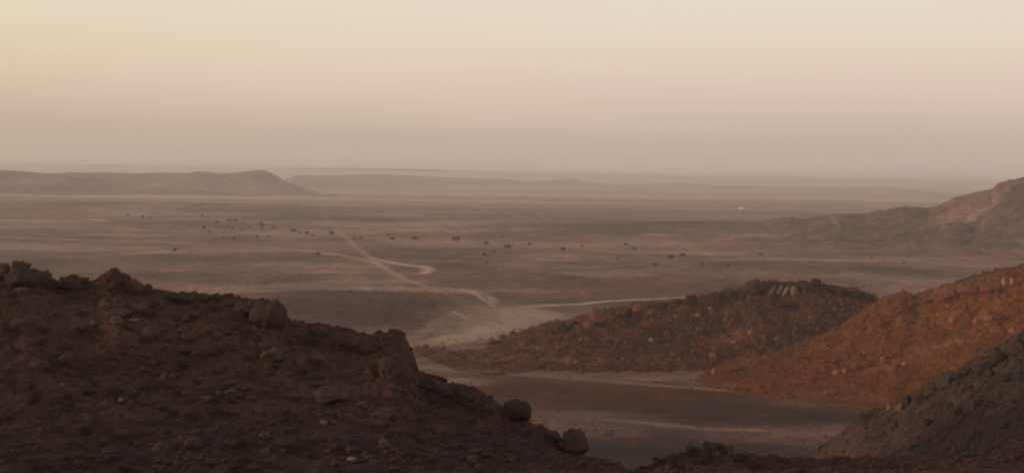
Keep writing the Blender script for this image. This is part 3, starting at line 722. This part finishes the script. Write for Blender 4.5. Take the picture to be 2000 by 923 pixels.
boulder(1430, 727, 56, 15, r_red, 'long dark rock at the foot of the hills where red ground meets the valley', None, 0, name='rock_ledge', blocky=.6, depth=.6)
boulder(1394, 731, 11, 12, r_opale, 'pale upright stone at the left end of the long foot rock', None, 0, sub=3, name='rock')
# orange slope
for q in [(1612, 768, 10, 7, r_opale, 'lone white stone at the foot of the orange slope'), (1632, 732, 14, 10, r_opale, 'bright yellowish stone, largest of the pale ones left of the dark pair'), (1650, 727, 12, 8, r_opale, 'small bright stone right beside the yellowish stone'), (1672, 723, 18, 16, r_orange, 'left rock of the dark pair low on the orange slope'), (1690, 718, 28, 16, r_orange, 'right and larger rock of the dark pair low on the orange slope'),
          (1740, 698, 22, 12, r_orange, 'dark rock alone in the middle of the orange slope'), (1724, 704, 12, 9, r_opale, 'pale stone left of the lone dark rock on the orange slope'), (1768, 716, 14, 10, r_opale, 'pale stone below the lone dark rock on the orange slope'), (1722, 732, 18, 10, r_orange, 'rounded stone low on the orange slope right of the dark pair'), (1630, 706, 30, 11, r_orange, 'long low dark rock above the bright stones'),
          (1895, 577, 48, 18, r_red, 'largest dark rock band high on the orange slope'), (1935, 572, 40, 14, r_red, 'dark rock right of the high rock band'), (1962, 560, 12, 16, r_opale, 'upright light stone high on the orange slope'), (1975, 556, 10, 14, r_opale, 'second upright light stone next to the right edge'), (1950, 566, 10, 10, r_opale, 'light stone just above the dark high rocks'),
          (1810, 592, 18, 9, r_orange, 'rock near the top edge of the orange slope left of the band'), (1840, 588, 16, 10, r_orange, 'rock between the band and the slope top'), (1850, 600, 10, 7, r_opale, 'light stone under the slope top'), (1780, 598, 16, 9, r_orange, 'rock low in the saddle of the orange slope'), (1760, 612, 18, 10, r_orange, 'rock at the left brow of the orange slope'), (1725, 636, 18, 10, r_orange, 'rock on the left edge of the orange slope'),
          (1930, 628, 18, 12, r_opale, 'light boulder in the upper right of the orange slope'), (1950, 622, 28, 10, r_orange, 'dark lens of rock right of the light boulder'), (1905, 632, 12, 10, r_opale, 'light stone left of the light boulder'), (1860, 630, 14, 10, r_opale, 'light stone in the centre top of the orange slope'), (1890, 660, 12, 9, r_orange, 'stone in the right centre of the orange slope'), (1976, 650, 10, 12, r_opale, 'light stone by the brow of the grey spur'), (1840, 652, 40, 9, r_orange, 'thin dark ledge across the orange slope')]:
    boulder(q[0], q[1], q[2], q[3], q[4], q[5], 'orange', 0, sub=3, name='rock_ledge' if 'ledge' in q[5] else 'rock', blocky=.5)
# grey spur crags
for q in [(a_, b_, c_, d_ * .62, *e_) for a_, b_, c_, d_, *e_ in [(1690, 822, 30, 24, r_grey, 'lowest jagged crag at the tip of the grey spur', .5), (1712, 808, 22, 18, r_grey, 'jagged rock above the tip of the grey spur', .3), (1734, 800, 12, 16, r_slab, 'pale upright stone on the grey spur edge', 0), (1757, 800, 20, 22, r_slab, 'pinkish slab beside the pale upright stone on the grey spur', 0), (1772, 792, 28, 34, r_grey, 'tall dark crag on the lower edge of the grey spur', .1), (1800, 786, 30, 22, r_grey, 'grey rock right of the tall dark crag', .1), (1820, 768, 24, 30, r_grey, 'upright grey rock midway up the spur edge', 0),
          (1850, 752, 44, 26, r_grey, 'broad grey rock midway up the spur edge', -.3), (1885, 735, 40, 24, r_grey, 'grey rock above the broad one on the spur edge', -.3), (1920, 728, 28, 40, r_grey, 'tall ribbed grey rock on the upper spur', 0), (1950, 712, 36, 44, r_grey, 'highest ribbed crag on the upper spur', -.2), (1985, 690, 44, 46, r_grey, 'grey crag cut off by the right edge', -.3), (1970, 745, 30, 26, r_grey, 'grey rock under the highest ribbed crag', 0), (1880, 770, 30, 20, r_grey, 'grey rock in the face of the spur', 0)]]:
    boulder(q[0], q[1], q[2], q[3], q[4], q[5], 'grey', q[6], sub=3, name='crag' if 'crag' in q[5] else 'rock', blocky=.45, sink=.4, cuts=12, rough=.22)

# --- countable scattered rocks: copies of a few meshes
def proto(mat, sub=2, n=5, seed=500):
    out = []
    for i in range(n):
        V, Fc = rock_shape(seed + i, sub, 8, .16, .5)
        out.append(mesh_np('rock', V * np.array([1, .85, .62]), Fc, mat))
    return out
rng = random.Random(5)
def inside(poly_, x, y):
    r = False; n = len(poly_); j = n - 1
    for i in range(n):
        xi, yi = poly_[i]; xj, yj = poly_[j]
        if (yi > y) != (yj > y) and x < (xj - xi) * (y - yi) / (yj - yi) + xi: r = not r
        j = i
    return r
def scatter(which, poly_, n, protos, smin, smax, label, group):
    xs = [p[0] for p in poly_]; ys = [p[1] for p in poly_]
    k = 0; tries = 0
    while k < n and tries < n * 60:
        tries += 1
        x_ = rng.uniform(min(xs), max(xs)); y_ = rng.uniform(min(ys), max(ys))
        if not inside(poly_, x_, y_): continue
        h = cast(x_, y_)
        if h is None or h[3] != which: continue
        if noise2(np.array([h[0].x * 9 / h[2]]), np.array([h[0].y * 9 / h[2]]))[0] < rng.uniform(-.5, .35): continue
        sz = smin + (smax - smin) * rng.random() ** 2.5
        s_ = sz * h[2] / F / 2
        o = link('rock', rng.choice(protos), loc=h[0] + Vector((0, 0, s_ * .22)))
        o.scale = (s_, s_ * rng.uniform(.7, 1.2), s_ * rng.uniform(.7, 1.25)); o.rotation_euler = (rng.uniform(-.3, .3), rng.uniform(-.3, .3), rng.uniform(0, 6.28))
        props(o, label, 'rock', group); k += 1
p_dark, p_near, p_red, p_or, p_gr = proto(r_dark), proto(r_near2, seed=520), proto(r_red, seed=540), proto(r_orange, seed=560), proto(r_grey, seed=580)
nearpoly = [(0, 560), (300, 590), (560, 650), (820, 760), (1100, 880), (1200, 923), (0, 923)]
scatter('near', nearpoly, 80, p_dark, 14, 42, 'dark stone lying among others on the shaded foreground hillside', 'dark stones on the foreground hillside')
scatter('near', nearpoly, 40, p_near, 12, 34, 'brown stone lying among others on the shaded foreground hillside', 'brown stones on the foreground hillside')
scatter('middle', [(850, 680), (1150, 630), (1480, 575), (1700, 590), (1500, 690), (1300, 715), (900, 715)], 75, p_red, 6, 20, 'small reddish-brown stone strewn over the middle hill', 'stones strewn over the middle hill')
scatter('orange', [(1500, 710), (1720, 610), (1990, 540), (1990, 640), (1800, 720), (1600, 760)], 60, p_or, 5, 15, 'small orange-brown stone strewn over the orange slope', 'stones strewn over the orange slope')
scatter('grey', [(1680, 830), (1850, 750), (1990, 680), (1990, 860), (1750, 890)], 40, p_gr, 8, 26, 'grey stone on the shaded face of the grey spur', 'stones on the grey spur')

# --- uncountable small stones: one object per hill
def rubble(name, src, n, smin, smax, mat, seed, dmax=None, label=None):
    o, bvh, P, Fq = src
    rs = np.random.RandomState(seed)
    c = P[Fq].mean(1)
    e1 = P[Fq[:, 1]] - P[Fq[:, 0]]; e2 = P[Fq[:, 3]] - P[Fq[:, 0]]
    ar = np.linalg.norm(np.cross(e1, e2), axis=1)
    ok = np.ones(len(c), bool)
    px, py = project(c)
    ok &= (px > -150) & (px < 2150) & (py < 990) & (c[:, 2] > ground_h(c[:, 0], c[:, 1]) - .2)
    if dmax: ok &= np.hypot(c[:, 0], c[:, 1]) < dmax
    clus = sstep(-.25, .35, fbm(c[:, 0] / (smax * 22), c[:, 1] / (smax * 22), 3))
    p = ar * ok * (0.15 + clus); p /= p.sum()
    idx = rs.choice(len(c), n, p=p)
    V0, F0 = ICO[1]
    Vs, Fs = [], []
    shapes = [rock_shape(900 + i, 1, 6, .25, .45)[0] for i in range(10)]
    for q, i in enumerate(idx):
        s_ = smin + (smax - smin) * rs.rand() ** 4
        a = rs.rand() * 6.28; ca, sa = math.cos(a), math.sin(a)
        V = shapes[q % 10] * np.array([s_, s_ * rs.uniform(.6, 1), s_ * rs.uniform(.45, .8)])
        V = np.stack([V[:, 0] * ca - V[:, 1] * sa, V[:, 0] * sa + V[:, 1] * ca, V[:, 2]], 1)
        Vs.append(V + c[i] + np.array([0, 0, s_ * .15])); Fs.append(F0 + q * len(V0))
    me = mesh_np(name, np.concatenate(Vs), np.concatenate(Fs), mat, smooth=False)
    ob = link(name, me)
    props(ob, label, 'stones', None, 'stuff')
    return ob
rubble('loose_stones', hA, 9000, .05, .30, r_dark, 1, 95, 'countless small dark stones covering the foreground hillside')
rubble('loose_stones', hE, 6500, .15, 1.3, r_red, 2, None, 'countless small reddish stones covering the middle hill')
rubble('loose_stones', hD, 4500, .12, .75, r_orange, 3, None, 'countless small orange stones covering the orange slope')
rubble('loose_stones', hC, 3000, .05, .38, r_grey, 4, None, 'countless small grey stones covering the grey spur')

# ------------------------------------------------------------ plants
def leaf_mat(name, c1, c2):
    mt, t, b = new_mat(name)
    tcn = t.nodes.new('ShaderNodeTexCoord')
    n = tnoise(t, tcn.outputs['Object'], 2.5, 3)
    t.links.new(mixcol(t, tramp(t, n, .35, .65), c1, c2), b.inputs['Base Color'])
    return mt
l_acacia = leaf_mat('acacia_leaves', (0.040, 0.030, 0.020), (0.065, 0.048, 0.030))
l_scrub = leaf_mat('dry_scrub', (0.060, 0.040, 0.024), (0.085, 0.058, 0.034))
l_dark = leaf_mat('dark_scrub', (0.036, 0.028, 0.021), (0.055, 0.042, 0.030))
bark, tb, bb = new_mat('bark')
bb.inputs['Base Color'].default_value = (0.06, 0.042, 0.032, 1)
tg = tb.nodes.new('ShaderNodeTexCoord')
tb.links.new(mixcol(tb, tramp(tb, tnoise(tb, tg.outputs['Object'], 6), .3, .7), (0.045, 0.032, 0.025), (0.08, 0.058, 0.045)), bb.inputs['Base Color'])
def leaves(centres, n, size, rs, flat=0.5):
    k = n * len(centres)
    C = np.repeat(np.array([c[:3] for c in centres]), n, 0); R = np.repeat(np.array([c[3] for c in centres]), n)
    d = rs.normal(size=(k, 3)); d /= np.linalg.norm(d, axis=1)[:, None]
    d *= (rs.rand(k) ** .4)[:, None] * R[:, None]; d[:, 2] *= flat
    ctr = C + d
    a = rs.normal(size=(k, 3)); a /= np.linalg.norm(a, axis=1)[:, None]
    b = np.cross(a, rs.normal(size=(k, 3))); b /= np.linalg.norm(b, axis=1)[:, None]
    s = size * rs.uniform(.6, 1.3, k)[:, None]
    V = np.stack([ctr - a * s - b * s * .5, ctr + a * s - b * s * .5, ctr + a * s + b * s * .5, ctr - a * s + b * s * .5], 1).reshape(-1, 3)
    return V, np.arange(k * 4).reshape(-1, 4)
def tube(p0, p1, r0, r1, seg=6):
    p0, p1 = np.array(p0, float), np.array(p1, float)
    d = p1 - p0; d /= np.linalg.norm(d)
    a = np.cross(d, [0.3, 1, 0.1]); a /= np.linalg.norm(a); b = np.cross(d, a)
    th = np.linspace(0, 2 * np.pi, seg, endpoint=False)
    ring = lambda p, r: p + r * (np.cos(th)[:, None] * a + np.sin(th)[:, None] * b)
    V = np.concatenate([ring(p0, r0), ring(p1, r1)])
    Fq = [[i, (i + 1) % seg, seg + (i + 1) % seg, seg + i] for i in range(seg)]
    return V, np.array(Fq)
def join(parts):
    Vs, Fs, o = [], [], 0
    for V, Fc in parts:
        Vs.append(V); Fs.append(Fc + o); o += len(V)
    return np.concatenate(Vs), np.concatenate(Fs)
def acacia_meshes(seed, W=1.0, H=0.55, tall=False):
    """unit acacia, crown one metre wide"""
    rs = np.random.RandomState(seed)
    parts, cents = [], []
    fork = H * .35
    parts.append(tube((0, 0, -0.04), (rs.uniform(-.03, .03), 0, fork), .035, .025))
    k = 7
    for i in range(k):
        a = i / k * 6.28 + rs.uniform(-.4, .4); r = rs.uniform(.12, .36) * W
        e = (r * math.cos(a), r * math.sin(a), H * rs.uniform(.62, .85))
        parts.append(tube((0, 0, fork * .9), e, .018, .007, 5))
        cents.append((e[0], e[1], e[2], rs.uniform(.10, .17)))
        if not tall: cents.append((e[0] * 1.1, e[1] * 1.1, e[2] * .6, rs.uniform(.07, .12)))
    cents.append((0, 0, H * .85, .16))
    if tall:
        for z in (.3, .45, .6, .75): cents.append((rs.uniform(-.1, .1), rs.uniform(-.1, .1), H * z, .17))
    tv, tf = join(parts)
    lv, lf = leaves(cents, 46, .028, rs, .55 if not tall else .9)
    return mesh_np('trunk', tv, tf, bark), mesh_np('crown', lv, lf, l_acacia, smooth=False)
AC = [acacia_meshes(s) for s in (1, 2, 3, 4)] + [acacia_meshes(9, .9, 1.5, True)]
def tree(px, py, wpx, label, group, var=None, hs=1.0):
    p = hit_ground(px, py); d = math.hypot(p[0], p[1])
    w_ = wpx * 1.12 * d / F
    t_ = link('acacia_tree', None, loc=p); t_.empty_display_size = 1
    t_.scale = (w_, w_, w_ * hs); t_.rotation_euler = (0, 0, rng.uniform(0, 6.28))
    props(t_, label, 'tree', group)
    me = AC[var if var is not None else rng.randrange(4)]
    link('trunk', me[0], t_); link('crown', me[1], t_)
    return t_
G1 = 'acacias dotted over the plain'
T = [
 (511, 456, 15, 'tallest and narrowest dark tree, far out on the left of the plain', 4, 1.0),
 (573, 455, 17, 'wide low acacia, first of the row between the tall tree and the main track', None, .9),
 (600, 460, 12, 'compact dark acacia, middle of the row left of the main track', None, 1.2),
 (647, 460, 16, 'broad dark acacia nearest the left side of the main track', None, 1),
 (691, 468, 9, 'small acacia just right of the main track', None, 1), (705, 467, 10, 'second small acacia right of the main track', None, .9),
 (759, 461, 11, 'small pale acacia standing behind a wider one right of the track', None, .8), (766, 470, 17, 'flat wide acacia in front of the small pale one', None, .7),
 (810, 469, 19, 'flat wide acacia standing alone between the paired acacias and the darkest one', None, .7), (892, 473, 21, 'darkest wide-crowned acacia in the middle of the plain', None, .9),
 (950, 479, 15, 'medium acacia halfway between the two darkest ones', None, .9), (981, 465, 9, 'tiny acacia behind and left of the second dark one', None, 1), (992, 487, 21, 'second darkest wide-crowned acacia, right of the medium one', None, .85),
 (1034, 480, 11, 'small acacia right of the second darkest one', None, 1), (1100, 493, 12, 'round dark acacia standing alone near the middle', None, 1.5),
 (946, 500, 15, 'faint acacia in front of the medium one', None, .8), (965, 495, 9, 'faint little acacia just right of the faint larger one', None, 1), (950, 516, 11, 'lowest small acacia of the middle group', None, .8),
 (621, 500, 13, 'acacia standing right against the side track from the left', None, 1), (341, 493, 11, 'solitary faint acacia beyond the left crags', None, 1.3),
 (1310, 506, 16, 'left one of the close pair of dark acacias right of centre', None, .9), (1334, 502, 17, 'right one of the close pair of dark acacias right of centre', None, .8), (1279, 520, 14, 'dark acacia in front and left of the close pair', None, .8),
 (1240, 489, 12, 'acacia left of and beyond the close pair', None, .8), (1222, 480, 10, 'furthest acacia left of the close pair', None, .9), (1207, 507, 9, 'faint acacia left of the close pair at its level', None, .9),
 (1371, 518, 10, 'small acacia between the close pair and the middle hill crest', None, .8), (1421, 522, 12, 'flat acacia above the middle hill crest rocks', None, .7), (1485, 500, 11, 'dark acacia standing alone beyond the middle hill', None, .9),
 (1765, 522, 7, 'thin upright tree beyond the saddle at right', 4, 1.1), (1702, 511, 7, 'tiny upright tree on the pale strip below the far right hill', 4, .9),
 (1137, 483, 9, 'faint acacia right of the round dark one', None, 1), (534, 448, 9, 'small acacia right of the tall narrow tree', None, 1), (525, 466, 8, 'small acacia below right of the tall narrow tree', None, 1.1), (502, 465, 10, 'dark acacia below the tall narrow tree', None, 1),
]
for a in T: tree(a[0], a[1], a[2], a[3], G1, a[4], a[5])
for q in [(250, 424, 9), (279, 426, 9), (293, 428, 7)]: tree(q[0], q[1], q[2], 'tiny faint tree of the distant trio at far left', 'distant trio of trees at far left')
for q in [(395, 424, 8), (423, 437, 11), (448, 435, 12), (460, 435, 13), (476, 435, 7), (443, 444, 8), (398, 448, 11), (409, 456, 9), (455, 449, 8), (458, 468, 9), (436, 467, 8), (611, 463, 9), (585, 458, 9), (470, 452, 7), (488, 446, 7)]:
    tree(q[0], q[1], q[2], 'small hazy tree in the loose grove around the tall narrow tree', 'hazy grove at left')
# shrubs on the foreground slope
def shrub_meshes(seed, mat):
    rs = np.random.RandomState(seed)
    cents = [(rs.uniform(-.3, .3), rs.uniform(-.3, .3), rs.uniform(.1, .32), rs.uniform(.14, .26)) for _ in range(9)]
    lv, lf = leaves(cents, 90, .020, rs, .8)
    parts = [tube((0, 0, -.05), (c[0] * .9, c[1] * .9, c[2]), .014, .005, 5) for c in cents[:6]]
    tv, tf = join(parts)
    return mesh_np('foliage', lv, lf, mat, smooth=False), mesh_np('stem', tv, tf, bark)
SH = [shrub_meshes(20 + i, l_scrub) for i in range(3)]; SD = [shrub_meshes(30 + i, l_dark) for i in range(3)]
def shrub(px, py, wpx, kit, label, group, which='near'):
    h = cast(px, py)
    if h is None or (which and h[3] != which): return False
    up_ = cast(px, py - 16)
    if which and (up_ is None or up_[3] != which) and py < 870: return False
    s_ = wpx * h[2] / F
    t_ = link('shrub', None, loc=h[0]); t_.scale = (s_, s_, s_ * rng.uniform(.75, 1.1)); t_.rotation_euler = (0, 0, rng.uniform(0, 6.28))
    props(t_, label, 'shrub', group)
    k = rng.choice(kit); link('foliage', k[0], t_); link('stem', k[1], t_)
    return True
for kit, n, lab, grp, lo, hi in ((SH, 60, 'olive dry cushion shrub on the shaded foreground hillside', 'olive shrubs on the foreground hillside', 22, 48), (SD, 70, 'dark dry cushion shrub on the shaded foreground hillside', 'dark shrubs on the foreground hillside', 18, 44)):
    k = 0
    while k < n:
        x_ = rng.uniform(0, 1250); y_ = rng.uniform(570, 925)
        if kit is SH and noise2(np.array([x_ / 130]), np.array([y_ / 70]))[0] < 0: continue
        if shrub(x_, y_, rng.uniform(lo, hi), kit, lab, grp): k += 1
for q in [(1290, 905, 34), (1318, 898, 40), (1350, 890, 44), (1415, 888, 40), (1445, 900, 36), (1380, 905, 50), (1330, 918, 46), (1480, 912, 34), (1260, 920, 30)]:
    shrub(q[0], q[1], q[2] * 1.2, SD, 'dark bush in the clump on the bottom edge right of the dome-shaped boulder', 'dark bushes at the bottom edge')

def plain_stuff(name, n, d0, d1, smin, smax, mat, seed, label, leafy=False):
    rs = np.random.RandomState(seed)
    Vs, Fs = [], []; k = 0
    shapes = [rock_shape(950 + i, 1, 6, .3, .45)[0] for i in range(10)]; F0 = ICO[1][1]; V0 = ICO[1][0]
    while k < n:
        a = math.radians(rs.uniform(-26, 26)); d = math.sqrt(rs.uniform(d0 * d0, d1 * d1)) if not leafy else math.exp(rs.uniform(math.log(d0), math.log(d1)))
        x, y = d * math.sin(a), d * math.cos(a)
        if noise2(np.array([x / 48.0]), np.array([y / 48.0]))[0] + .6 * noise2(np.array([x / 9.0]), np.array([y / 9.0]))[0] < rs.uniform(-.3, .5): continue
        z = float(ground_h(np.array([x]), np.array([y]))[0]); s_ = smin + (smax - smin) * rs.rand() ** 3
        if leafy:
            V, Fc = leaves([(0, 0, s_ * .3, s_)], 14, s_ * .22, rs, .6)
        else:
            V = shapes[k % 10] * np.array([s_, s_ * .8, s_ * .55]); Fc = F0
        Vs.append(V + np.array([x, y, z + s_ * .1])); Fs.append(Fc); k += 1
    o = 0
    for i in range(len(Vs)):
        Fs[i] = Fs[i] + o; o += len(Vs[i])
    ob = link(name, mesh_np(name, np.concatenate(Vs), np.concatenate(Fs), mat, smooth=False))
    props(ob, label, 'scrub' if leafy else 'stones', None, 'stuff')
plain_stuff('low_scrub', 5200, 235, 1500, .25, .95, leaf_mat('plain_scrub', (0.10, 0.062, 0.042), (0.15, 0.095, 0.062)), 11, 'countless low dry tufts sprinkled over the plain', True)
plain_stuff('loose_stones', 5000, 205, 420, .08, .5, r_red, 12, 'countless small stones on the valley floor between the hills')

# ------------------------------------------------------------ the white speck on the plain: a small flat-roofed building
wm, wt, wb = new_mat('whitewash')
wg = wt.nodes.new('ShaderNodeTexCoord')
wt.links.new(mixcol(wt, tramp(wt, tnoise(wt, wg.outputs['Object'], 1.5), .3, .7), (0.72, 0.68, 0.62), (0.82, 0.78, 0.72)), wb.inputs['Base Color'])
dm_, dt_, db_ = new_mat('door_paint'); db_.inputs['Base Color'].default_value = (0.12, 0.09, 0.07, 1)
def box(x0, x1, y0, y1, z0, z1):
    V = np.array([(x, y, z) for z in (z0, z1) for y in (y0, y1) for x in (x0, x1)], float)
    return V, np.array([[0, 2, 3, 1], [4, 5, 7, 6], [0, 1, 5, 4], [2, 6, 7, 3], [0, 4, 6, 2], [1, 3, 7, 5]])
p = hit_ground(1448, 409)
hs = props(link('small_building', None, loc=p), 'tiny white flat-roofed building alone far out on the plain', 'building')
link('wall', mesh_np('wall', *box(-4.5, 4.5, -2.5, 2.5, -.5, 3.4), wm, smooth=False), hs)
link('roof', mesh_np('roof', *box(-4.7, 4.7, -2.7, 2.7, 3.402, 3.7), wm, smooth=False), hs)
link('door', mesh_np('door', *box(-.5, .5, -2.56, -2.505, 0, 2.1), dm_, smooth=False), hs)
link('window', mesh_np('window', *box(1.6, 2.6, -2.56, -2.505, 1.1, 2.0), dm_, smooth=False), hs)

# ------------------------------------------------------------ haze
hm = bpy.data.materials.new('dusty_air'); hm.use_nodes = True
ht = hm.node_tree; ht.nodes.clear()
ho = ht.nodes.new('ShaderNodeOutputMaterial'); pv = ht.nodes.new('ShaderNodeVolumePrincipled')
pv.inputs['Color'].default_value = (1.0, 0.957, 0.935, 1)
pv.inputs['Density'].default_value = HAZE
pv.inputs['Anisotropy'].default_value = 0.35
ht.links.new(pv.outputs[0], ho.inputs['Volume'])
E = 75000
hz = link('haze', mesh_np('haze', *box(-E, E, -E, E, -12, 68), hm, smooth=False))
props(hz, kind='stuff')
print('rocks', rock_n[0], 'objects', len(S.objects))
